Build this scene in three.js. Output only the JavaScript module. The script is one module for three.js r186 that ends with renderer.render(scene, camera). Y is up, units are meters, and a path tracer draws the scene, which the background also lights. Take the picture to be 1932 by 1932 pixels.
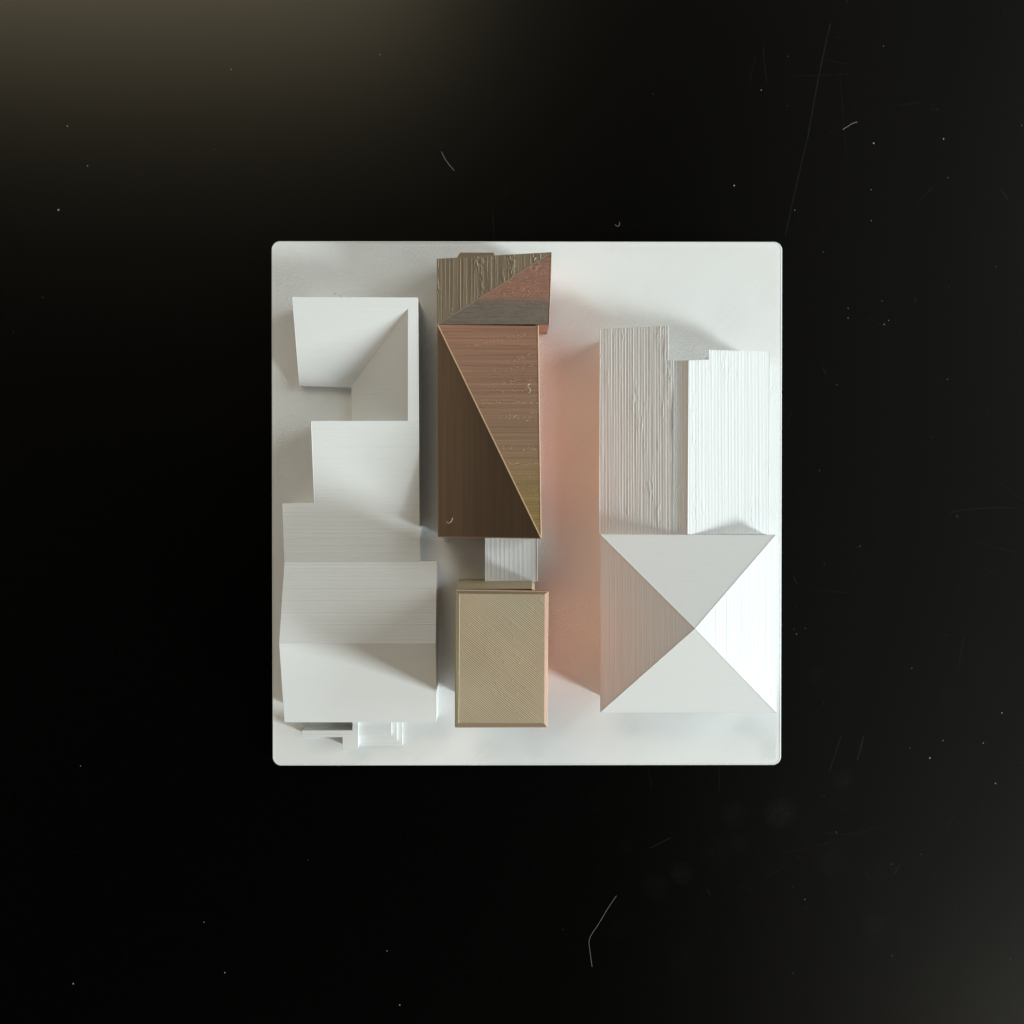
import * as THREE from 'three';
import { mergeGeometries } from 'three/addons/utils/BufferGeometryUtils.js';

// ---------------------------------------------------------------- camera, light, exposure
// Drafting unit: 1 unit = 1/8000 m (the plate is 963 units = 12 cm wide). World origin = middle of the plate top.
const U = 1 / 8000, D = 1932;
const scene = new THREE.Scene();
scene.background = new THREE.Color(0x000000);
const camera = new THREE.PerspectiveCamera(2 * Math.atan(966 / Math.hypot(D, 9, 17)) * 180 / Math.PI, 1, 0.01, 20);
camera.position.set(-9 * U, D * U, -17 * U);
camera.up.set(0, 0, -1);
camera.lookAt(0, 0, 0);
camera.updateMatrixWorld(true);
camera.updateProjectionMatrix();

const renderer = new THREE.WebGLRenderer({ antialias: true });
renderer.setSize(1024, 1024);
renderer.toneMapping = THREE.LinearToneMapping;
renderer.toneMappingExposure = 1.03;
renderer.shadowMap.enabled = true;

function areaLight(name, color, intensity, w, h, pos, target = [0, 0, 0]) {
  const l = new THREE.RectAreaLight(color, intensity, w, h);
  l.name = name; l.position.set(...pos); l.lookAt(...target); scene.add(l);
  return l;
}
const rad = (d) => d * Math.PI / 180;
const aim = (az, el, dist) => [dist * Math.cos(rad(el)) * Math.cos(rad(az)), dist * Math.sin(rad(el)), dist * Math.cos(rad(el)) * Math.sin(rad(az))];
// two daylit windows to the right of the table, and the warm ceiling of the room beyond the top left
const day = new THREE.Color().setRGB(0.89, 1.0, 1.015);
areaLight('window_daylight', day, 77, 0.28, 0.42, aim(26, 22, 1.7));
areaLight('far_window_daylight', day, 7.5, 0.62, 0.44, aim(-21, 22, 1.7));
areaLight('high_window_daylight', day, 5.0, 1.1, 0.5, aim(-13, 33, 1.8));
areaLight('ceiling_glow', new THREE.Color().setRGB(1.0, 0.85, 0.55), 2.9, 1.35, 1.4, [-0.86, 1.9, -1.72], [-0.86, 0, -1.72]);
areaLight('right_ceiling_glow', new THREE.Color().setRGB(1.0, 0.88, 0.7), 0.1, 1.8, 3.4, [1.4, 1.95, 0], [1.4, 0, 0]);
areaLight('left_wall_glow', new THREE.Color().setRGB(1.0, 0.9, 0.77), 0.44, 3.4, 1.5, [-2.2, 1.2, -0.3]);
areaLight('back_wall_glow', new THREE.Color().setRGB(0.9, 0.97, 1.07), 1.1, 2.6, 1.4, [-0.1, 1.2, -2.3]);
areaLight('front_wall_glow', new THREE.Color().setRGB(1.0, 0.88, 0.74), 1.35, 2.6, 1.2, [0.2, 1.0, 2.3]);
areaLight('room_glow', new THREE.Color().setRGB(1.0, 0.95, 0.78), 0.75, 1.3, 1.3, [1.62, 1.9, 1.66], [1.66, 0, 1.66]);

// ---------------------------------------------------------------- helpers
let seed = 7;
const rnd = () => { seed = (seed * 1664525 + 1013904223) >>> 0; return seed / 4294967296; };
const hash = (i, j, s = 0) => { let n = (i * 374761393 + j * 668265263 + s * 1442695041) | 0; n = Math.imul(n ^ (n >>> 13), 1274126177); return ((n ^ (n >>> 16)) >>> 0) / 4294967296; };
function noise(x, y, s = 0) {
  const i = Math.floor(x), j = Math.floor(y), f = x - i, g = y - j, a = f * f * (3 - 2 * f), b = g * g * (3 - 2 * g);
  return (hash(i, j, s) * (1 - a) + hash(i + 1, j, s) * a) * (1 - b) + (hash(i, j + 1, s) * (1 - a) + hash(i + 1, j + 1, s) * a) * b;
}
function wrapNoise(x, y, n, s) { // repeats every n cells
  const i = Math.floor(x), j = Math.floor(y), f = x - i, g = y - j, a = f * f * (3 - 2 * f), b = g * g * (3 - 2 * g), w = (k) => ((k % n) + n) % n;
  return (hash(w(i), w(j), s) * (1 - a) + hash(w(i + 1), w(j), s) * a) * (1 - b) + (hash(w(i), w(j + 1), s) * (1 - a) + hash(w(i + 1), w(j + 1), s) * a) * b;
}
const smooth = (a, b, x) => { const t = Math.min(1, Math.max(0, (x - a) / (b - a))); return t * t * (3 - 2 * t); };
const mix = (a, b, t) => a + (b - a) * t;

// plan position (drafting units, y up) of the point measured at picture place (px, py) on a 1932 sheet, at height h
const ray = new THREE.Vector3();
function at(px, py, h = 0) {
  ray.set(px / 966 - 1, 1 - py / 966, 0.5).unproject(camera).sub(camera.position);
  const t = (h * U - camera.position.y) / ray.y;
  return [(camera.position.x + ray.x * t) / U, h, (camera.position.z + ray.z * t) / U];
}
const P = (list) => list.map((p) => at(...p));
const numbers = {};
function numbered(name) { const k = numbers[name] = (numbers[name] ?? -1) + 1; return k ? `${name}_${String(k).padStart(3, '0')}` : name; }
function thing(name, label, category, group) {
  const o = new THREE.Group(); o.name = numbered(name); o.userData = { label, category };
  if (group) o.userData.group = group;
  scene.add(o); return o;
}
function mesh(name, geo, mat, parent, label) {
  const m = new THREE.Mesh(geo, mat); m.name = name; m.castShadow = m.receiveShadow = true;
  if (label) m.userData.label = label;
  (parent ?? scene).add(m); return m;
}
// soup: a flat-shaded triangle list with uv in texture tiles of 256 drafting units
class Soup {
  constructor(colour) { this.p = []; this.uv = []; this.c = colour ? [] : null; this.colour = colour; }
  tri(a, b, c) {
    const n = new THREE.Vector3().subVectors(new THREE.Vector3(...b), new THREE.Vector3(...a)).cross(new THREE.Vector3().subVectors(new THREE.Vector3(...c), new THREE.Vector3(...a)));
    const ax = Math.abs(n.x), ay = Math.abs(n.y) * 1.4, az = Math.abs(n.z);
    for (const q of [a, b, c]) {
      this.p.push(q[0] * U, q[1] * U, q[2] * U);
      if (ay >= ax && ay >= az) this.uv.push(q[0] / 256, q[2] / 256); else if (ax > az) this.uv.push(q[2] / 256, q[1] / 256); else this.uv.push(q[0] / 256, q[1] / 256);
      if (this.c) this.c.push(...this.colour(q));
    }
  }
  quad(a, b, c, d) { this.tri(a, b, c); this.tri(a, c, d); }
  // a level or sloping polygon seen from above, whatever way it winds
  face(pts, up = true) {
    const tris = THREE.ShapeUtils.triangulateShape(pts.map((q) => new THREE.Vector2(q[0], q[2])), []);
    for (const [i, j, k] of tris) {
      const [a, b, c] = [pts[i], pts[j], pts[k]];
      const s = (b[2] - a[2]) * (c[0] - a[0]) - (b[0] - a[0]) * (c[2] - a[2]);
      (s > 0) === up ? this.tri(a, b, c) : this.tri(a, c, b);
    }
    return this;
  }
  // upright sides under a closed outline, down to height base
  skirt(pts, base, edges) {
    let area = 0;
    pts.forEach((a, i) => { const b = pts[(i + 1) % pts.length]; area += a[0] * b[2] - b[0] * a[2]; });
    pts.forEach((a, i) => {
      if (edges && !edges.includes(i)) return;
      const b = pts[(i + 1) % pts.length], lo = (q) => [q[0], typeof base === 'function' ? base(q) : base, q[2]];
      const cuts = this.colour && typeof base !== 'function' ? [185, 165, 130, 105, 85].filter((h) => h > base + 1 && h < Math.min(a[1], b[1]) - 1) : [];
      let [p, q] = area > 0 ? [b, a] : [a, b];
      for (const h of cuts) { const p1 = [p[0], h, p[2]], q1 = [q[0], h, q[2]]; this.quad(p, q, q1, p1); [p, q] = [p1, q1]; }
      this.quad(p, q, lo(q), lo(p));
    });
    return this;
  }
  solid(pts, base) { this.face(pts).skirt(pts, base); return this.face(pts.map((q) => [q[0], typeof base === 'function' ? base(q) : base, q[2]]), false); }
  geo() {
    const g = new THREE.BufferGeometry();
    g.setAttribute('position', new THREE.Float32BufferAttribute(this.p, 3));
    g.setAttribute('uv', new THREE.Float32BufferAttribute(this.uv, 2));
    if (this.c) g.setAttribute('color', new THREE.Float32BufferAttribute(this.c, 3));
    g.computeVertexNormals(); return g;
  }
}
// a printed bead along a list of points
function bead(points, r, colour) {
  const curve = new THREE.CurvePath(), v = points.map((q) => new THREE.Vector3(q[0] * U, q[1] * U, q[2] * U));
  for (let i = 1; i < v.length; i++) curve.add(new THREE.LineCurve3(v[i - 1], v[i]));
  const parts = [];
  for (let i = 1; i < v.length; i++) parts.push(new THREE.TubeGeometry(new THREE.LineCurve3(v[i - 1], v[i]), Math.max(2, Math.ceil(v[i].distanceTo(v[i - 1]) / U / 12)), r * U, 8));
  const g = parts.length > 1 ? mergeGeometries(parts) : parts[0];
  if (colour) paint(g, colour);
  return g;
}
function paint(g, colour) {
  const p = g.attributes.position, c = new Float32Array(p.count * 3);
  for (let i = 0; i < p.count; i++) c.set(colour([p.getX(i) / U, p.getY(i) / U, p.getZ(i) / U]), i * 3);
  g.setAttribute('color', new THREE.BufferAttribute(c, 3)); return g;
}
function strand(points, r) { // a loose hair or wisp of filament
  const curve = new THREE.CatmullRomCurve3(points.map((q) => new THREE.Vector3(q[0] * U, q[1] * U, q[2] * U)));
  return new THREE.TubeGeometry(curve, points.length * 8, r * U, 6);
}
// a sheet of printed beads laid side by side over a polygon: rib direction at angle (degrees, 0 = ribs run up the picture)
function ribSheet(pts, { angle = 0, period = 2.8, amp = 0.7, rough = 0, step = 5, lift = 0, colour, s = 1, flaws = 0, tilt = 0, ampAt, flat = false } = {}) {
  const ca = Math.cos(rad(angle)), sa = Math.sin(rad(angle));
  const uv = (q) => [q[0] * ca + q[2] * sa, -q[0] * sa + q[2] * ca], xz = (u, v) => [u * ca - v * sa, u * sa + v * ca];
  const poly = pts.map(uv);
  const [A, B, C] = pts, n = new THREE.Vector3(B[0] - A[0], B[1] - A[1], B[2] - A[2]).cross(new THREE.Vector3(C[0] - A[0], C[1] - A[1], C[2] - A[2]));
  const plane = (x, z) => A[1] - (n.x * (x - A[0]) + n.z * (z - A[2])) / n.y;
  const u0 = Math.min(...poly.map((q) => q[0])), u1 = Math.max(...poly.map((q) => q[0]));
  const vs = (u) => { let lo = Infinity, hi = -Infinity; poly.forEach((a, i) => { const b = poly[(i + 1) % poly.length]; if ((a[0] - u) * (b[0] - u) > 0 || a[0] === b[0]) return; const v = a[1] + (b[1] - a[1]) * (u - a[0]) / (b[0] - a[0]); lo = Math.min(lo, v); hi = Math.max(hi, v); }); return [lo, hi]; };
  const span = Math.max(...poly.map((q) => q[1])) - Math.min(...poly.map((q) => q[1])), nv = Math.max(4, Math.ceil(span / step)), K = 5;
  const count = Math.max(1, Math.round((u1 - u0) / period)), w = (u1 - u0) / count, rows = [];
  for (let k = 0; k < count; k++) for (let j = 0; j < K + (k === count - 1); j++) {
    const t = j / K, u = Math.min(u1 - 1e-3, Math.max(u0 + 1e-3, u0 + (k + t) * w)), [lo, hi] = vs(u);
    if (!(hi > lo)) continue;
    const own = amp * (0.75 + 0.5 * hash(k, 3, s)), row = [];
    for (let i = 0; i <= nv; i++) {
      const v = lo + (hi - lo) * i / nv, [x, z] = xz(u, v), bow = Math.sqrt(Math.max(0, 1 - (2 * t - 1) ** 2));
      let up = own * (ampAt ? ampAt(x, z) : 1) * (bow - 0.5) + tilt * (t - 0.5);
      if (rough) up += rough * (noise(k * 7.3, v / 140, s) - 0.5) + rough * 0.25 * (noise(k * 3.1, v / 24, s + 5) - 0.5);
      if (flaws) { const f = noise(u / 20, v / 90, s + 9) * 0.55 + noise(u / 6, v / 40, s + 11) * 0.45; up += flaws * smooth(0.6, 0.75, f) * (noise(u / 2.4, v / 5, s + 13) - 0.35) * 2; }
      row.push([x, plane(x, z) + up + lift, z]);
    }
    rows.push(row);
  }
  const g = new THREE.BufferGeometry(), pos = [], col = [], tex = [], idx = [];
  const put = (q) => { pos.push(q[0] * U, q[1] * U, q[2] * U); tex.push(q[0] / 256, q[2] / 256); if (colour) col.push(...colour(q)); };
  // the border falls away in a short upright edge of its own (its corners are not shared, so that it stays crisp)
  const sink = (q) => [q[0], q[1] - 6, q[2]], m = flat ? nv + 1 : nv + 5;
  const grid = flat ? rows : rows.map((r) => [sink(r[0]), r[0], ...r, r[nv], sink(r[nv])]);
  if (!flat) { grid.unshift(grid[0].map(sink), grid[0]); grid.push(grid[grid.length - 1], grid[grid.length - 1].map(sink)); }
  grid.forEach((r) => r.forEach(put));
  for (let i = 0; i + 1 < grid.length; i++) for (let j = 0; j + 1 < m; j++) { const a = i * m + j, b = a + m; idx.push(a, a + 1, b, b, a + 1, b + 1); }
  g.setAttribute('position', new THREE.Float32BufferAttribute(pos, 3));
  g.setAttribute('uv', new THREE.Float32BufferAttribute(tex, 2));
  if (colour) g.setAttribute('color', new THREE.Float32BufferAttribute(col, 3));
  g.setIndex(idx); g.computeVertexNormals();
  return g;
}

// ---------------------------------------------------------------- textures
function dataTexture(n, fill, srgb = false) {
  const d = new Uint8Array(n * n * 4);
  for (let j = 0; j < n; j++) for (let i = 0; i < n; i++) { const v = fill(i, j), o = (j * n + i) * 4; if (Array.isArray(v)) { d[o] = v[0]; d[o + 1] = v[1]; d[o + 2] = v[2]; } else d[o] = d[o + 1] = d[o + 2] = Math.max(0, Math.min(255, v * 255)); d[o + 3] = 255; }
  const t = new THREE.DataTexture(d, n, n); t.wrapS = t.wrapT = THREE.RepeatWrapping; t.magFilter = t.minFilter = THREE.LinearFilter;
  if (srgb) t.colorSpace = THREE.SRGBColorSpace;
  t.needsUpdate = true; return t;
}
// fine print layers, running along u; 256 drafting units = 1024 texels
const layerFill = (amount, flawed) => (i, j) => {
  const ph = (j / 1024) * 96, k = Math.floor(ph), t = ph - k, n = 96;
  const own = hash(k % n, 1, 21), wander = wrapNoise(i / 128, k, 8, 23) ;
  let v = 0.5 + amount * (0.5 + own) * (Math.sqrt(Math.max(0, 1 - (2 * t - 1) ** 2)) - 0.7) + 0.16 * (own - 0.5) + 0.12 * (wander - 0.5);
  if (flawed) {
    const rows = smooth(0.6, 0.85, wrapNoise(i / 170.67, j / 32, 6, 31) * 0.5 + wrapNoise(i / 64, j / 16, 16, 32) * 0.5) ;
    v += flawed * rows * smooth(0.62, 0.9, wrapNoise(i / 16 + j / 24, j / 8, 64, 33));
  }
  return v;
};
const layersAlong = dataTexture(1024, layerFill(0.16, 0));
const layersFlawed = dataTexture(1024, layerFill(0.22, 0.4));
const turned = (t) => { const c = t.clone(); c.rotation = Math.PI / 2; c.needsUpdate = true; return c; };
const layersAcross = turned(layersAlong), layersFlawedAcross = turned(layersFlawed);

// ---------------------------------------------------------------- materials
const white = { color: new THREE.Color().setRGB(0.8, 0.81, 0.805), roughness: 0.5, specularIntensity: 0.6 };
// silk white filament of the building on the right: a little less white, more sheen
const silkWhite = { color: new THREE.Color().setRGB(0.735, 0.745, 0.745), roughness: 0.42, specularIntensity: 0.9 };
const M = {
  whitePlate: new THREE.MeshPhysicalMaterial({ ...white }),
  silkWhite: new THREE.MeshPhysicalMaterial({ ...silkWhite }),
  silkWhiteAlong: new THREE.MeshPhysicalMaterial({ ...silkWhite, bumpMap: layersAlong, bumpScale: 0.5 * U }),
  silkWhiteAcross: new THREE.MeshPhysicalMaterial({ ...silkWhite, bumpMap: layersAcross, bumpScale: 1.3 * U }),
  white: new THREE.MeshPhysicalMaterial({ ...white }),
  whiteWall: new THREE.MeshPhysicalMaterial({ ...white, bumpMap: layersAlong, bumpScale: 1.0 * U }),
  whiteAlong: new THREE.MeshPhysicalMaterial({ ...white, bumpMap: layersAlong, bumpScale: 1.3 * U }),
  whiteFaint: new THREE.MeshPhysicalMaterial({ ...white, bumpMap: layersAlong, bumpScale: 0.45 * U }),
  whiteAcross: new THREE.MeshPhysicalMaterial({ ...white, bumpMap: layersAcross, bumpScale: 1.1 * U }),
  silk: new THREE.MeshPhysicalMaterial({ vertexColors: true, metalness: 0.45, roughness: 0.42 }),
  silkAlong: new THREE.MeshPhysicalMaterial({ vertexColors: true, metalness: 0.45, roughness: 0.42, bumpMap: layersFlawed, bumpScale: 2.4 * U }),
  silkAcross: new THREE.MeshPhysicalMaterial({ vertexColors: true, metalness: 0.45, roughness: 0.42, bumpMap: layersFlawedAcross, bumpScale: 1.0 * U }),
  silkSide: new THREE.MeshPhysicalMaterial({ vertexColors: true, metalness: 0.2, roughness: 0.6, bumpMap: layersAlong, bumpScale: 1.0 * U }),
  pearl: new THREE.MeshPhysicalMaterial({ ...silkWhite, roughness: 0.34, specularIntensity: 1, iridescence: 1, iridescenceIOR: 1.5, iridescenceThicknessRange: [100, 520], bumpMap: layersAcross, bumpScale: 2.0 * U }),
  dust: new THREE.MeshStandardMaterial({ color: new THREE.Color().setRGB(0.3, 0.29, 0.27), roughness: 0.9 }),
};
// two-tone silk filament: copper on sides that face east or south, olive gold on those that face west or north;
// roofs go from copper low down to gold higher up
const stops = [[0, [0.74, 0.2, 0.08]], [85, [0.72, 0.2, 0.08]], [105, [0.37, 0.2, 0.135]], [130, [0.345, 0.2, 0.135]], [155, [0.33, 0.21, 0.135]], [170, [0.34, 0.225, 0.11]], [182, [0.35, 0.24, 0.095]], [205, [0.40, 0.28, 0.15]], [235, [0.52, 0.42, 0.24]], [260, [0.47, 0.39, 0.26]]];
function filament([x, y, z]) {
  let k = 1; while (k < stops.length - 1 && stops[k][0] < y) k++;
  const [a, b] = [stops[k - 1], stops[k]], t = Math.min(1, Math.max(0, (y - a[0]) / (b[0] - a[0])));
  return a[1].map((v, i) => mix(v, b[1][i], t));
}
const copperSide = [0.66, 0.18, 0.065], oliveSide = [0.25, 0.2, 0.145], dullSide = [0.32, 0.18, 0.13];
const umber = ([x, y, z]) => { const k = 0.9 + 0.2 * noise(x / 14, z / 60, 3); return [0.33 * k, 0.265 * k, 0.19 * k]; };

// ---------------------------------------------------------------- table top
{
  const n = 2048, span = 2080; // texels, drafting units covered
  const d = new Float32Array(n * n);
  const to = (p) => (p - 966 + span / 2) / span * n;
  const dot = (x, y, v) => { const i = Math.floor(x), j = Math.floor(y), f = x - i, g = y - j; for (const [a, b, w] of [[0, 0, (1 - f) * (1 - g)], [1, 0, f * (1 - g)], [0, 1, (1 - f) * g], [1, 1, f * g]]) { const q = ((j + b + n) % n) * n + (i + a + n) % n; d[q] = Math.max(d[q], v * w); } };
  const line = (x0, y0, x1, y1, v, bend = 0) => { const L = Math.hypot(x1 - x0, y1 - y0), m = Math.ceil(L * 2); for (let i = 0; i <= m; i++) { const t = i / m, o = bend * Math.sin(Math.PI * t), f = 0.55 + 0.45 * noise(t * L / 9, x0, 4); dot(to(x0 + (x1 - x0) * t - (y1 - y0) / L * o), to(y0 + (y1 - y0) * t + (x1 - x0) / L * o), 0.7 * v * f); } };
  line(1572, 35, 1530, 250, 0.05, 2); line(1530, 250, 1487, 440, 0.035, 1); line(1590, 130, 1604, 290, 0.012); line(1445, 78, 1452, 145, 0.02, 2);
  line(1500, 135, 1610, 131, 0.012); line(1705, 190, 1745, 184, 0.02); line(2040, 120, 2030, 210, 0.02); line(1560, 690, 1566, 705, 0.03);
  line(930, 390, 932, 450, 0.02, 1); line(1900, 350, 1912, 370, 0.05); line(1740, 375, 1770, 345, 0.015); line(1820, 1270, 1832, 1200, 0.02);
  line(1640, 1395, 1628, 1440, 0.05); line(1574, 1465, 1596, 1395, 0.03); line(1360, 1385, 1364, 1500, 0.014); line(1230, 1610, 1270, 1590, 0.03);
  line(1480, 1620, 1700, 1560, 0.008, 6); line(1560, 1580, 1660, 1570, 0.012, 8); line(1430, 640, 1470, 630, 0.012); line(1640, 1650, 1650, 1670, 0.02); line(1700, 1660, 1712, 1640, 0.04);
  line(1505, 1090, 1512, 1105, 0.03); line(1340, 1690, 1346, 1700, 0.03); line(1800, 1570, 1814, 1548, 0.03); line(1885, 900, 1930, 930, 0.012); line(1800, 967, 1932, 958, 0.02, -4); line(1850, 1020, 1932, 1045, 0.012);
  for (let i = 0; i < 130; i++) { const x = 1000 + 932 * Math.sqrt(rnd()), y = 1932 * rnd(), a = rnd() * Math.PI, l = 6 + 46 * rnd() ** 2; line(x, y, x + l * Math.cos(a), y + l * Math.sin(a), 0.002 + 0.010 * rnd() ** 3, (rnd() - 0.5) * 5); }
  for (let i = 0; i < 60; i++) { const x = 1000 * rnd(), y = 1932 * rnd(), a = rnd() * Math.PI, l = 5 + 20 * rnd(); line(x, y, x + l * Math.cos(a), y + l * Math.sin(a), 0.001 + 0.003 * rnd() ** 3, (rnd() - 0.5) * 4); }
  const smudges = Array.from({ length: 26 }, () => [1100 + 820 * rnd(), 1000 + 900 * rnd(), 12 + 34 * rnd(), 0.0012 * rnd()]);
  smudges.push([1480, 1545, 34, 0.003], [1660, 1760, 26, 0.002], [1390, 1545, 30, 0.0015], [1290, 1660, 26, 0.002], [1600, 1480, 22, 0.002]);
  const tex = dataTexture(n, (i, j) => {
    const x = i / n * span + 966 - span / 2, y = (n - 1 - j) / n * span + 966 - span / 2;
    let v = d[(n - 1 - j) * n + i] + 0.0006 * noise(x / 3, y / 3, 8);
    for (const [sx, sy, r, a] of smudges) { const q = ((x - sx) ** 2 + (y - sy) ** 2) / (r * r); if (q < 1) v += a * (1 - q) * (0.4 + 1.2 * noise(x / 4, y / 5, 15)); }
    const s = 255 * (v <= 0.0031308 ? 12.92 * v : 1.055 * v ** (1 / 2.4) - 0.055);
    const r = Math.min(255, s + hash(i, j, 2)); return [r, r * 0.97, r * 0.92];
  }, true);
  const grain = dataTexture(512, (i, j) => 0.5 + 0.5 * (wrapNoise(i / 4, j / 4, 128, 41) - 0.5) + 0.5 * (hash(i, j, 42) - 0.5));
  grain.repeat.set(14, 14);
  const mat = new THREE.MeshPhysicalMaterial({ map: tex, roughness: 0.24, specularIntensity: 1.0, bumpMap: grain, bumpScale: 0.04 * U });
  const g = new THREE.BoxGeometry(9 * span * U, 0.025, 9 * span * U);
  const uv = g.attributes.uv; for (let i = 0; i < uv.count; i++) uv.setXY(i, (uv.getX(i) - 0.5) * 9 + 0.5, (uv.getY(i) - 0.5) * 9 + 0.5);
  const t = mesh('tabletop', g, mat); t.position.y = -24 * U - 0.0125;
  t.userData = { kind: 'structure', label: 'black scratched glossy tabletop under the white model', category: 'tabletop' };
}

// ---------------------------------------------------------------- white base plate
{
  const t = thing('base_plate', 'square white printed base plate with rounded corners lying on the black table', 'base plate');
  const c = P([[512, 454.5], [1476, 455.8], [1474, 1444], [513.5, 1444.4]]);
  const x0 = (c[0][0] + c[3][0]) / 2, x1 = (c[1][0] + c[2][0]) / 2, z0 = (c[0][2] + c[1][2]) / 2, z1 = (c[2][2] + c[3][2]) / 2, r = 14, bev = 2.2;
  const s = new THREE.Shape(), [a, b, e, f] = [x0 + bev, x1 - bev, -z1 + bev, -z0 - bev];
  s.moveTo(a + r, e); s.lineTo(b - r, e); s.absarc(b - r, e + r, r, -Math.PI / 2, 0); s.lineTo(b, f - r); s.absarc(b - r, f - r, r, 0, Math.PI / 2);
  s.lineTo(a + r, f); s.absarc(a + r, f - r, r, Math.PI / 2, Math.PI); s.lineTo(a, e + r); s.absarc(a + r, e + r, r, Math.PI, 1.5 * Math.PI);
  const g = new THREE.ExtrudeGeometry(s, { depth: 24 - 2 * bev, bevelEnabled: true, bevelThickness: bev, bevelSize: bev, bevelSegments: 4, curveSegments: 14 });
  g.rotateX(-Math.PI / 2); g.translate(0, -24 + bev, 0); g.scale(U, U, U);
  const p = g.attributes.position, uv = g.attributes.uv;
  for (let i = 0; i < p.count; i++) uv.setXY(i, (p.getX(i) / U - x0) / (x1 - x0), (p.getZ(i) / U - z0) / (z1 - z0));
  mesh('plate', g, M.whitePlate, t);
  // diagonal print lines, clearer in some patches than in others
  const inset = 7, top = [[x0 + inset, 0.02, z0 + inset], [x1 - inset, 0.02, z0 + inset], [x1 - inset, 0.02, z1 - inset], [x0 + inset, 0.02, z1 - inset]];
  const lines = mesh('print_lines', ribSheet(top, { angle: 45, period: 3.1, amp: 1, step: 11, s: 51, flat: true, ampAt: (x, z) => smooth(inset, inset + 5, Math.min(x - x0, x1 - x, z - z0, z1 - z)) * (0.12 + 0.75 * smooth(0.36, 0.7, noise(x / 120, z / 120, 51) * 0.6 + noise(x / 45, z / 45, 52) * 0.4)) }), M.whitePlate, t);
  mesh('perimeter_bead', (() => { const q = s.getPoints(14).map((v) => [v.x, -0.4, -v.y]); q.push(q[0]); return bead(q, 1.0); })(), M.white, t);
  // wisps of filament left on the plate
  mesh('filament_wisp', strand(P([[1026, 1022, 2], [1029, 1032, 5], [1024, 1040, 3], [1022, 1046, 3], [1030, 1049, 1]]), 0.55), M.white, t);
}

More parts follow.
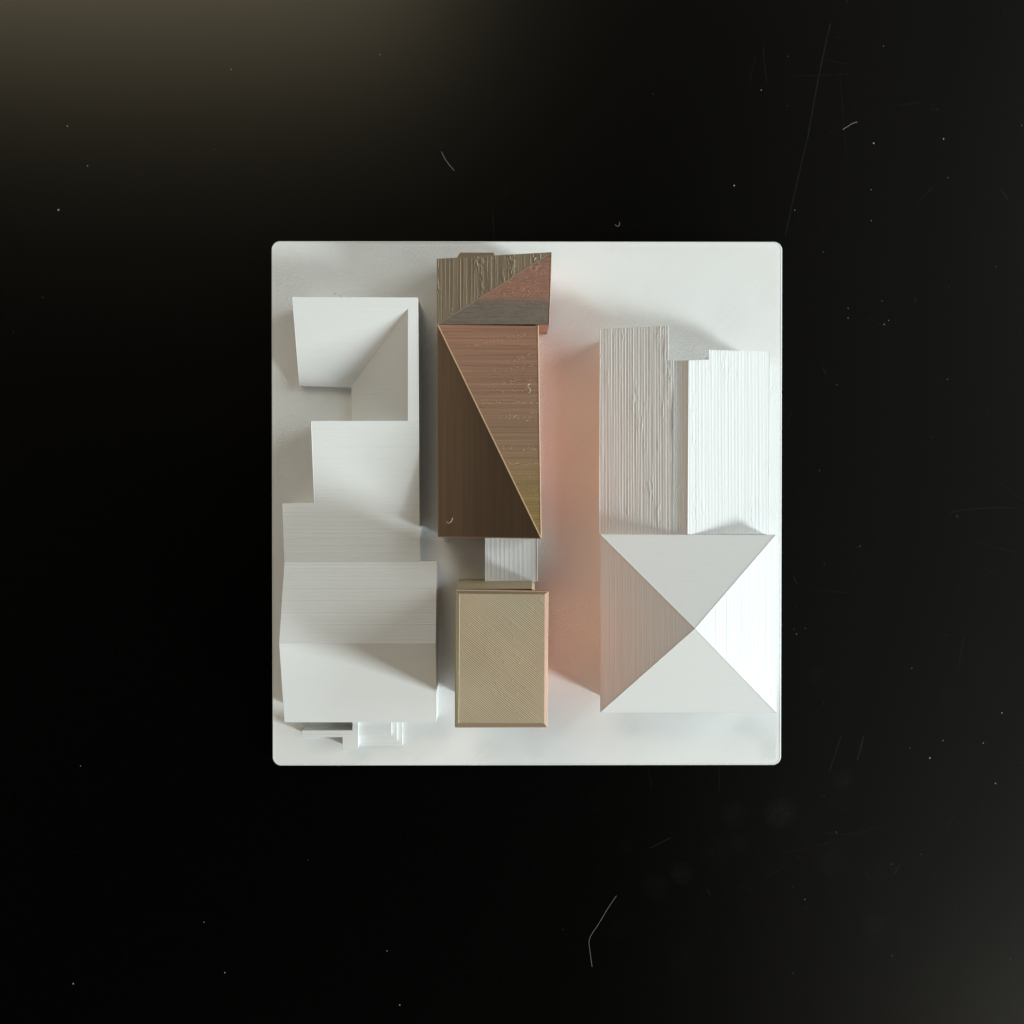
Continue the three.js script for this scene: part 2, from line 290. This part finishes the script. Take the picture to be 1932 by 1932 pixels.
// ---------------------------------------------------------------- white courtyard building on the left
{
  const t = thing('courtyard_building', 'long white building along the left edge with an open courtyard and folded roofs', 'model building');
  const hv = 50, H = 95, R = 96, L = 14;
  const A = at(551, 561, H), B = at(787.5, 562, H), Dd = at(770, 583, H), E = at(553, 579.5, H), F = at(770, 795, H), C = at(789, 795, H);
  const G = at(663, 730, L), I = at(565, 727, L), J = at(664, 797, L), K = at(587, 795, H);
  const Lp = at(791.5, 1060, hv), Mp = at(537, 1061, hv), N = at(533, 951, 69), O = at(593, 950, 69);
  const Pp = at(823, 1060, hv), Q = at(821.5, 1214, R), S = at(823, 1362, hv), T = at(537, 1362, hv), Rr = at(527, 1214, R);
  const V = at(791.5, 1060, hv);
  const thin = (pts, edges) => new Soup().face(pts).skirt(pts, (q) => q[1] - 3, edges).geo();
  mesh('roof_rim', new Soup().solid([A, B, C, F, Dd, E], (q) => q[1] - 3).geo(), M.whiteFaint, t, 'flat L-shaped rim around the courtyard roofs');
  mesh('courtyard_roof', thin([E, Dd, G, I], [2, 3]), M.whiteFaint, t, 'bright smooth slope falling into the courtyard');
  mesh('courtyard_roof', thin([Dd, [F[0], F[1], F[2] + 1], J, G], [2]), M.whiteFaint, t, 'shaded slope falling west into the courtyard');
  mesh('flat_roof', thin([K, C, Lp, Mp, N, O], [0, 1, 3, 4, 5]), M.whiteAlong, t, 'wide sloping middle roof with fine layer lines');
  mesh('gable_roof', thin([Mp, Pp, Q, Rr], [0, 1, 3]), M.whiteAlong, t, 'north slope of the gable roof with rough layer lines');
  mesh('gable_roof', thin([Rr, Q, S, T], [1, 2, 3]), M.whiteFaint, t, 'smooth south slope of the gable roof');
  // upright walls; the southwest corner is set back under the eave
  const w = new Soup(), low = (q) => [q[0], q[1] - 2, q[2]];
  const wall = (a, b) => w.quad(low(a), low(b), [b[0], 0, b[2]], [a[0], 0, a[2]]);
  wall(B, A); wall(C, B); wall(Lp, C); wall(Pp, V); wall(Q, Pp); wall(S, Q);
  wall(A, E); wall(E, I); wall(I, G); wall(G, J); wall(F, K); wall(K, O); wall(O, N); wall(N, Mp); wall(Mp, Rr);
  const n1 = [at(656, 1362, hv)[0], hv, T[2]], n2 = [n1[0], hv, T[2] - 19], n3 = [T[0] + 1, hv, T[2] - 19];
  wall(n1, S); w.quad(low(n2), low(n1), [n1[0], 0, n1[2]], [n2[0], 0, n2[2]]); w.quad([n3[0], 55, n3[2]], [n2[0], 55, n2[2]], [n2[0], 0, n2[2]], [n3[0], 0, n3[2]]);
  wall(Rr, [n3[0], 54, n3[2]]);
  w.face([n1, n2, n3, T].map((q) => [q[0], hv - 3.5, q[2]]), false);
  mesh('wall', w.geo(), M.whiteWall, t);
  const dn = (q) => [q[0], q[1] - 0.9, q[2]];
  mesh('ridge', bead([dn(Rr), dn(Q)], 1.1), M.white, t);
  mesh('edge_bead', mergeGeometries([bead([A, B, C, Lp].map(dn), 1.2), bead([A, E, I, G].map(dn), 1.0), bead([F, K, O].map(dn), 1.2), bead([O, N, Mp].map(dn), 1.0), bead([V, Pp, Q, S].map(dn), 1.1), bead([S, T, Rr, Mp].map(dn), 0.9), bead([Dd, F].map(dn), 1.0)]), M.white, t);
  for (const list of [[[629, 556, 30], [635, 553, 40], [640, 556, 30], [648, 562, 50]]])
    mesh('filament_wisp', strand(P(list), 0.8), M.white, t);
  const fl = []; for (let i = 0; i < 26; i++) { const px = 632 + i * 4 + 2 * rnd(), py = 1026 + 5 * rnd(); const g0 = 95 - 45 * (py - 795) / 266; fl.push(strand(P([[px, py, g0 - 0.3], [px + 1, py - 1.5 * rnd(), g0 + 0.5], [px + 2 + 2 * rnd(), py + rnd(), g0 - 0.3]]), 0.4)); }
  for (const [x0, y0, x1, y1, k] of [[690, 855, 715, 861, 16], [722, 864, 745, 868, 12], [710, 918, 735, 922, 9], [736, 880, 740, 882, 3]]) for (let i = 0; i < k; i++) { const f = rnd(), px = mix(x0, x1, f), py = mix(y0, y1, f) + 4 * (rnd() - 0.5), g0 = 95 - 45 * (py - 795) / 266; fl.push(strand(P([[px, py, g0 - 0.3], [px + 1, py - 1.2 * rnd(), g0 + 0.5], [px + 2, py + rnd(), g0 - 0.3]]), 0.35)); }
  const blobs = mesh('print_blob', mergeGeometries(fl), M.white, t); blobs.userData.kind = 'stuff';
}

// ---------------------------------------------------------------- entrance wall and steps in front of it
{
  const t = thing('entrance_wall', 'low white T-shaped wall in front of the gable roof, bottom left of the plate', 'wall');
  const h = 30, q = P([[570, 1378.6, h], [665.6, 1378.6, h], [665.6, 1363, h], [675, 1363, h], [675, 1411, h], [672, 1413.5, h], [647, 1413.5, h], [647, 1390, h], [570, 1390, h]]);
  q[2][2] -= 8; q[3][2] -= 8;
  mesh('wall', new Soup().face(q).skirt(q, 0).geo(), M.whiteWall, t);
  const dn = (v) => [v[0], v[1] - 0.8, v[2]];
  mesh('edge_bead', bead([...q, q[0]].map(dn), 1.0), M.white, t);
  const s = thing('entrance_steps', 'three low white corner steps beside the T-shaped wall', 'steps');
  [[758.5, 1406.7, 7], [748.3, 1398, 14], [738, 1387.5, 21]].forEach(([x, y, hh]) => {
    const a = at(x, y, hh), b = at(676, 1363, 0), r = [[b[0] + 3, hh, b[2] - 8], [a[0], hh, b[2] - 8], [a[0], hh, a[2]], [b[0] + 3, hh, a[2]]];
    const m = mesh('step', new Soup().face(r).skirt(r, Math.max(0, hh - 7)).geo(), M.white, s);
    mesh('step_edge', bead([r[1], r[2], r[3]].map(dn), 1.0), M.white, m);
  });
}

// ---------------------------------------------------------------- copper building in the middle
{
  const t = thing('copper_building', 'long copper brown building in the middle with roofs split by diagonal ridges', 'model building');
  const a = 104, b = 192;
  const NW = at(825, 489, a), NE = at(1040, 476.5, 156), SE = at(1036, 612, a), SW = at(825.5, 612, a);
  const n = at(825.5, 612.5, a), ne = at(1015, 615, a), se = at(1020.5, 1015.5, b), sw = at(827, 1012.5, a);
  mesh('ribbed_roof', ribSheet([NW, NE, SW], { period: 2.5, amp: 0.9, rough: 0.5, flaws: 0.95, step: 2.5, s: 61, colour: umber, tilt: -0.3 }), M.silk, t, 'ribbed olive brown roof half at the north end');
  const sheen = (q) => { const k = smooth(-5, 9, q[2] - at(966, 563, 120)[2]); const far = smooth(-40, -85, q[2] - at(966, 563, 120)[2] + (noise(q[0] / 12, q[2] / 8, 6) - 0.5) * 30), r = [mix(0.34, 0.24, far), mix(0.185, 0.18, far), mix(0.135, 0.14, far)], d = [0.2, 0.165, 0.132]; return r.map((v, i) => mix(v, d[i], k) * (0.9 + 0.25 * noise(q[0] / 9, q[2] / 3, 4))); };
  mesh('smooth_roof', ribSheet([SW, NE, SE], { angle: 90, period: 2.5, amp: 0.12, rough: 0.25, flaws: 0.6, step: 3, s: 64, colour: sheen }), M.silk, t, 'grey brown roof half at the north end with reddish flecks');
  mesh('slab_roof', ribSheet([n, ne, se], { angle: 90, period: 2.6, amp: 0.5, rough: 0.5, flaws: 0.55, step: 3, s: 67, colour: (q) => { const k = 0.78 + 0.24 * noise(q[2] / 5, q[0] / 160, 17) ; return filament(q).map((v) => v * k); } }), M.silk, t, 'copper to gold triangular roof half with layer lines');
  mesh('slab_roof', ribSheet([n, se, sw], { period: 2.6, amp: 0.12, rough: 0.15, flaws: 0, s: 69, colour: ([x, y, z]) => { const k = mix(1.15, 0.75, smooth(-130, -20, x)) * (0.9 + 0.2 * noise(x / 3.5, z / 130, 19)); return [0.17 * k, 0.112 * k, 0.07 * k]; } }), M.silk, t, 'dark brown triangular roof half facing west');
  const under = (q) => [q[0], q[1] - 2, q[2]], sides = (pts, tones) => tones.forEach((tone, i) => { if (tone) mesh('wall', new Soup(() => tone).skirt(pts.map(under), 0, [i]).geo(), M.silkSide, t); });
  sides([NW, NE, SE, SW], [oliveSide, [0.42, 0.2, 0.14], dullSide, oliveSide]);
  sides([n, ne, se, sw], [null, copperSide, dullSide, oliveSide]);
  const bay = P([[862, 486, 62], [868, 476.5, 62], [931, 476.5, 62], [935, 484, 62], [941, 500, 62], [856, 500, 62]]);
  mesh('bay', new Soup(umber).face(bay).skirt(bay, 0).geo(), M.silk, t, 'small dark bay on the north wall');
  const gold = () => [0.62, 0.44, 0.28], up = (q, d = -0.3) => [q[0], q[1] + d, q[2]];
  mesh('ridge', bead([n, se].map((q) => up(q, 0.2)), 1.3, gold), M.silk, t);
  mesh('ridge', bead([SW, NE].map((q) => up(q, -0.2)), 0.9, umber), M.silk, t);
  mesh('edge_bead', mergeGeometries([bead([ne, se].map((q) => up(q, -0.2)), 1.3, gold), bead([NE, SE].map(up2 => up(up2, -0.4)), 1.2, filament), bead([NW, NE].map((q) => up(q, -0.4)), 0.9, umber), bead([NW, SW].map((q) => up(q, -0.6)), 0.9, umber), bead([sw, se].map((q) => up(q, -0.6)), 0.9, filament), bead([n, sw].map((q) => up(q, -0.6)), 0.7, umber)]), M.silk, t);
  const pale = new THREE.MeshStandardMaterial({ color: new THREE.Color().setRGB(0.6, 0.5, 0.4), roughness: 0.5 });
  const onSlab = (px, py) => { let q = at(px, py, 140); for (let i = 0; i < 4; i++) q = at(px, py, a + (b - a) * (q[2] - n[2]) / (se[2] - n[2])); return q; };
  const onEnd = (px, py) => { let q = at(px, py, 120); for (let i = 0; i < 4; i++) q = at(px, py, a + 52 * (SW[2] - q[2]) / (SW[2] - NE[2])); return q; };
  const bits = [[], []];
  const fleck = (list, on, px, py, len, turn, r) => { const c = Math.cos(turn) * len, d = Math.sin(turn) * len, u = on(px, py), v = on(px + c / 2, py + d / 2), w2 = on(px + c, py + d); list.push(strand([[u[0], u[1] - 0.2, u[2]], [v[0], v[1] + 0.3, v[2]], [w2[0], w2[1] - 0.2, w2[2]]], r)); };
  const edgeX = (py) => 832 + (py - 614) * 188 / 400;
  for (const [y, d] of [[759, 0.5], [875, 0.55]]) for (let x = edgeX(y) + 4; x < 1014; x += 3 + 3 * rnd()) if (rnd() < d + 0.3 * (x > 970)) fleck(bits[0], onSlab, x, y + (rnd() - 0.4) * 3, 3 + 4 * rnd(), (rnd() - 0.5) * 0.5, 0.35 + 0.25 * rnd());
  for (const [x0, y0, x1, y1, k] of [[880, 655, 1005, 630, 34], [930, 690, 1008, 668, 20], [925, 700, 1010, 690, 22], [920, 728, 1000, 715, 26], [945, 742, 1000, 735, 14], [935, 780, 1010, 795, 20], [940, 790, 1005, 783, 14], [945, 845, 1012, 850, 22], [970, 905, 1015, 900, 10]])
    for (let i = 0; i < k; i++) { const f = rnd(), x = mix(x0, x1, f), y = mix(y0, y1, f) + (rnd() - 0.5) * 7; if (x > edgeX(y) + 4) fleck(bits[0], onSlab, x, y, 1.5 + 2.5 * rnd(), -0.3 + 0.5 * (rnd() - 0.5), 0.22 + 0.22 * rnd()); }
  for (let i = 0; i < 150; i++) { const y = 512 + 49 * Math.sqrt(rnd()), x = 1034 - rnd() * Math.min(150, (y - 478) * 1.65); fleck(bits[1], onEnd, x, y, 2 + 5 * rnd(), -0.3 + 0.5 * (rnd() - 0.5), 0.3 + 0.35 * rnd()); }
  for (let i = 0; i < 26; i++) { const y = 563 + 40 * rnd(), x = 1030 - rnd() * Math.max(20, (612 - y) * 3.0); fleck(bits[1], onEnd, x, y, 1.5 + 2 * rnd(), rnd() * 3, 0.3); }
  bits.forEach((l, i) => { const m = mesh('print_blob', paint(mergeGeometries(l), () => i ? [0.48, 0.26, 0.18] : [0.56, 0.4, 0.28]), M.silk, t); m.userData.kind = 'stuff'; });
  mesh('filament_wisp', strand(P([[842, 984, 122], [846, 987, 124], [851, 984, 127], [854, 977, 127]]), 0.6), pale, t);
  mesh('filament_wisp', strand(P([[1000, 724, 134], [996, 727, 136], [998, 732, 138], [1001, 736, 137], [998, 742, 136]]), 0.6), pale, t);
  mesh('filament_wisp', strand(P([[1008, 491, 153], [1009, 489, 155], [1011, 486, 155]]), 0.7), pale, t);
}

// ---------------------------------------------------------------- small link block between copper building and tower
{
  const t = thing('link_block', 'small white ribbed block between the copper building and the tan tower', 'model building');
  const h = 41, q = P([[915, 1012, h], [1014.3, 1012, h], [1014.3, 1097.5, h], [915, 1096.5, h]]);
  mesh('ribbed_roof', ribSheet(q.map((v, i) => [v[0], v[1] + (i === 1 || i === 2 ? -3 : 3), v[2]]), { period: 2.4, amp: 0.75, rough: 0.2, s: 71 }), M.white, t);
  mesh('wall', new Soup().skirt(q.map((v) => [v[0], v[1] - 4, v[2]]), 0).geo(), M.whiteWall, t);
  mesh('edge_bead', mergeGeometries([bead([[q[0][0] + 1, h + 2.6, q[0][2]], [q[3][0] + 1, h + 2.6, q[3][2]]], 1.2), bead([[q[1][0] - 1, h - 2.6, q[1][2]], [q[2][0] - 1, h - 2.6, q[2][2]]], 1.2)]), M.white, t);
}

// ---------------------------------------------------------------- tan tower
{
  const t = thing('tan_tower', 'tall tan block with a flat grooved top and narrow sloping rim', 'model building');
  const h0 = 240, h1 = 250;
  const outer = P([[860, 1114, h0], [1034, 1116.5, h0], [1031.5, 1371.5, h0], [859.5, 1372, h0]]);
  const inner = P([[867, 1120, h1], [1027.5, 1121.5, h1], [1026.5, 1364.5, h1], [865, 1364, h1]]);
  mesh('ribbed_top', ribSheet(inner, { angle: -50, period: 2.9, amp: 0.55, rough: 0.1, flaws: 0.2, s: 81, step: 5, lift: -0.2, colour: ([x, y, z]) => { const k = 0.94 + 0.12 * noise(x / 60, z / 60, 7), r = noise(x / 70, z / 50, 9); return [0.58 * k, (0.485 - 0.04 * r) * k, (0.345 - 0.04 * r) * k]; } }), M.silk, t);
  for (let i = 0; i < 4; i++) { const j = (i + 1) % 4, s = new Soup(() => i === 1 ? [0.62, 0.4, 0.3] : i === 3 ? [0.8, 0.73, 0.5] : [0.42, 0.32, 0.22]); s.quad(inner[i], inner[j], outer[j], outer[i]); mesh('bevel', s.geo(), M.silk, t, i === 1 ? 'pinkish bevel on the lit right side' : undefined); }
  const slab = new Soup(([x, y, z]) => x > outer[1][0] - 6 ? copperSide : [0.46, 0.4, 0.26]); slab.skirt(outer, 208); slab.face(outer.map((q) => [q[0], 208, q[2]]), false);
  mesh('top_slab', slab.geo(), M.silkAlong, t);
  const [x0, z0] = [outer[0][0], outer[0][2]], z1 = outer[3][2], xe = at(1009, 1114, 208)[0], xe1 = at(1009.5, 1100, 60)[0], xn = at(1003, 1113, 208)[0], xn1 = at(1006, 1097, 60)[0];
  const top = [[x0 + 1, 209, z0], [xn, 209, z0], [xe, 209, z0 + 5], [xe, 209, z1 - 9], [x0 + 1, 209, z1 - 9]], bot = [[x0 - 7, 0, z0 - 1], [xn1, 0, z0 - 1], [xe1 + 1, 0, z0 + 3], [xe1 + 1, 0, z1 - 11], [x0 - 7, 0, z1 - 11]];
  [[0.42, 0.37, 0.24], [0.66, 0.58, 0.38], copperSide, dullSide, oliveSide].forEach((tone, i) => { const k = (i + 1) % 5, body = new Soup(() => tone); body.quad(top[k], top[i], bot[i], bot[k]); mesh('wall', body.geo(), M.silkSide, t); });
  const cream = () => [0.62, 0.54, 0.36], dn = (q) => [q[0], q[1] - 0.6, q[2]];
  mesh('edge_bead', mergeGeometries([bead([outer[1], outer[0], outer[3]].map(dn), 1.2, cream), bead([outer[3], outer[2], outer[1]].map(dn), 1.0, () => [0.6, 0.4, 0.28]), bead([inner[0], inner[3]].map(dn), 0.8, cream)]), M.silk, t);
  const pale = new THREE.MeshStandardMaterial({ color: new THREE.Color().setRGB(0.62, 0.55, 0.42), roughness: 0.5 });
  const fl = []; for (let i = 0; i < 40; i++) { const u = rnd() + rnd() - 1, v = rnd() + rnd() - 1, px = 950 + 70 * u, py = 1245 + 110 * v, l = 1 + 1.6 * rnd(); fl.push(strand(P([[px, py, 250.3], [px + l * 0.6, py + l * 0.5, 251], [px + l, py + l * rnd(), 250.2]]), 0.35)); }
  const m = mesh('print_blob', mergeGeometries(fl), pale, t); m.userData.kind = 'stuff';
}

// ---------------------------------------------------------------- white building on the right
{
  const t = thing('pyramid_building', 'white building along the right edge with a ribbed gable and a square pyramid roof', 'model building');
  const e = 60, r = 103, pe = 102, ap = 176;
  const a1 = at(1132, 621, e), a2x = 1260;
  const ridgeN = at(1299.3, 680, r), ridgeS = at(1297.3, 1008, r), eS = at(1130.8, 1008, e);
  // heights along each slope follow from the plan
  const x0 = a1[0], xr = ridgeN[0], hW = (x) => e + (r - e) * (x - x0) / (xr - x0), hs = (px, py, f) => { let q = at(px, py, 70); for (let i = 0; i < 4; i++) q = at(px, py, f(q[0])); return q; };
  const b1 = hs(1260, 614.8, hW), b2 = hs(1260, 680, hW);
  const sN = hs(1271, 680, hW), sS = hs(1269, 1008, hW), low = (q) => [q[0], q[1] - 6, q[2]], west = [a1, b1, b2, sN, sS, eS], strip = [low(sN), ridgeN, ridgeS, low(sS)];
  const xe = at(1451.5, 664, e)[0], hE = (x) => r + (e - r) * (x - xr) / (xe - xr);
  const c1 = hs(1337, 678.5, hE), c2 = hs(1337, 660, hE), c3 = at(1452, 663.5, e), c4 = at(1450, 1008, e);
  const east = [ridgeN, c1, c2, c3, c4, ridgeS];
  const z = (q, zz) => [q[0], q[1], zz];
  mesh('ribbed_roof', ribSheet(west, { period: 2.75, amp: 1.0, rough: 0.5, flaws: 0.8, s: 91 }), M.silkWhite, t, 'grey ribbed west slope of the gable roof');
  mesh('ribbed_roof', ribSheet(strip, { period: 2.75, amp: 0.9, rough: 0.5, flaws: 0.3, s: 93 }), M.silkWhite, t, 'narrow darker ribbed strip beside the gable ridge');
  mesh('ribbed_roof', ribSheet(east, { period: 2.75, amp: 0.5, rough: 0.3, flaws: 0.35, s: 95 }), M.silkWhite, t, 'bright ribbed east slope of the gable roof');
  mesh('ridge', bead([ridgeN, ridgeS].map((q) => [q[0], q[1] - 0.2, q[2]]), 1.1), M.silkWhite, t);
  const p = P([[1133.5, 1009, pe], [1463.3, 1009.8, pe], [1464.3, 1344, pe], [1133.5, 1343.5, pe]]), apex = at(1311.5, 1186, ap);
  const under = p.map((q) => [q[0], pe - 4, q[2]]);
  [['north', 0, M.silkWhiteAlong], ['east', 1, M.pearl], ['south', 2, M.silkWhiteAlong], ['west', 3, M.silkWhiteAcross]].forEach(([side, i, mat]) => {
    const j = (i + 1) % 4, s = new Soup().face([p[i], p[j], apex]); s.quad(p[j], p[i], under[i], under[j]);
    mesh('pyramid_roof', s.geo(), mat, t, { north: 'plain north face of the pyramid roof', east: 'brightly lit east face of the pyramid roof', south: 'plain south face of the pyramid roof', west: 'brown shaded west face of the pyramid roof' }[side]);
  });
  const dn = (q, d = -0.7) => [q[0], q[1] + d, q[2]];
  p.forEach((q) => mesh('hip', bead([dn(q), dn(apex)], 1.1), M.silkWhite, t));
  mesh('edge_bead', mergeGeometries([bead([...p, p[0]].map((q) => dn(q, -1.2)), 1.0), bead([eS, a1].map((q) => dn(q, -0.4)), 1.0), bead([b1, b2].map((q) => dn(q, -0.4)), 1.0), bead([c3, c4].map((q) => dn(q, -0.4)), 1.0)]), M.silkWhite, t);
  // walls set back under the eaves
  const gx0 = at(1134.5, 700, 0)[0], gz0 = at(1134.5, 643, 0)[2], pz = at(1134.5, 1313, 0)[2], pex = p[1][0] - 4, mid = p[0][2];
  const w = new Soup(), f = (x, zz, k = 3) => [x, (x < xr ? hW(x) : hE(x)) - k, zz];
  const nE = c3[2] + 10, zn = c1[2] + 8, xb = b1[0] - 3, xc = c2[0] + 3;
  const gable = [f(gx0, gz0), f(xb, gz0), f(xb, zn), f(xr, zn), f(xc, zn), f(xc, nE), f(xe - 5, nE), f(xe - 5, mid + 4), f(xr, mid + 4), f(gx0, mid + 4)];
  w.skirt(gable, 0, [0, 1, 2, 3, 4, 5, 6, 8, 9]);
  w.skirt([[gx0, pe - 4, mid + 3], [pex, pe - 4, mid + 3], [pex, pe - 4, pz], [gx0, pe - 4, pz]], 0);
  w.face(under, false);
  mesh('wall', w.geo(), M.silkWhiteAlong, t);
  for (const l of [[[1148, 1106, 99], [1146, 1112, 98.5], [1145, 1120, 98]], [[1194, 1182, 119], [1186, 1190, 116], [1181, 1205, 114], [1179, 1214, 113]], [[1410, 1332, 93], [1414, 1326, 95], [1418, 1322, 95]], [[1137, 1265, 93], [1138, 1250, 94], [1141, 1235, 95]]]) mesh('filament_wisp', strand(P(l), 0.55), M.silkWhite, t);
}

// ---------------------------------------------------------------- lint and dust on the table
{
  const y = -23;
  const lint = (label, pts, r) => { const m = mesh(numbered('lint_fibre'), strand(P(pts.map(([a, b]) => [a, b, y])), r), M.lint ??= new THREE.MeshStandardMaterial({ color: new THREE.Color().setRGB(0.16, 0.15, 0.14), roughness: 0.8 })); m.userData = { label, category: 'fibre' }; };
  lint('short curved pale fibre on the table above the top edge of the plate', [[833, 286], [838, 297], [846, 309], [857, 322]], 0.6);
  lint('long kinked pale fibre on the table below the plate', [[1163, 1690], [1148, 1712], [1130, 1742], [1112, 1772], [1113, 1795], [1117, 1824]], 0.45);
  lint('small grey curl of fibre on the table near the upper right', [[1590, 244], [1600, 238], [1608, 233], [1617, 230]], 0.6);
  lint('tiny hooked fibre just above the top edge of the plate', [[1160, 424], [1166, 427], [1169, 422], [1168, 419]], 0.5);
  const specks = [[110, 396, 1.7], [127, 238, 1.3], [165, 313, 1.2], [1385, 350, 1.4], [1780, 262, 1.3], [1648, 270, 1.5], [1668, 612, 1.2], [424, 1835, 1.3], [754, 1896, 1.3], [730, 1794, 0.9], [138, 1856, 1.2], [1754, 1430, 1.4], [1890, 1345, 1.2], [1855, 1402, 1.2], [1878, 1478, 1.5], [1779, 1397, 1.1], [1600, 600, 0.9], [385, 1740, 0.7], [1436, 170, 1.1], [717, 103, 0.9], [436, 131, 0.9]];
  for (let i = 0; i < 50; i++) specks.push([1932 * rnd(), 1932 * rnd(), 0.35 + 0.5 * rnd() ** 3]);
  for (let i = 0; i < 60; i++) specks.push([1480 + 452 * rnd(), 1932 * rnd(), 0.35 + 0.55 * rnd() ** 3]);
  const g = specks.filter(([x, yy]) => !(x > 500 && x < 1485 && yy > 445 && yy < 1455)).map(([x, yy, r]) => { const s = new THREE.IcosahedronGeometry(r * U, 1); s.scale(1, 0.5, 0.7 + 0.6 * rnd()); const q = at(x, yy, y - 0.4); s.translate(q[0] * U, q[1] * U, q[2] * U); return s; });
  const m = mesh('dust', mergeGeometries(g), M.dust); m.userData = { kind: 'stuff', label: 'scattered pale dust specks on the black tabletop', category: 'dust' };
}

renderer.render(scene, camera);
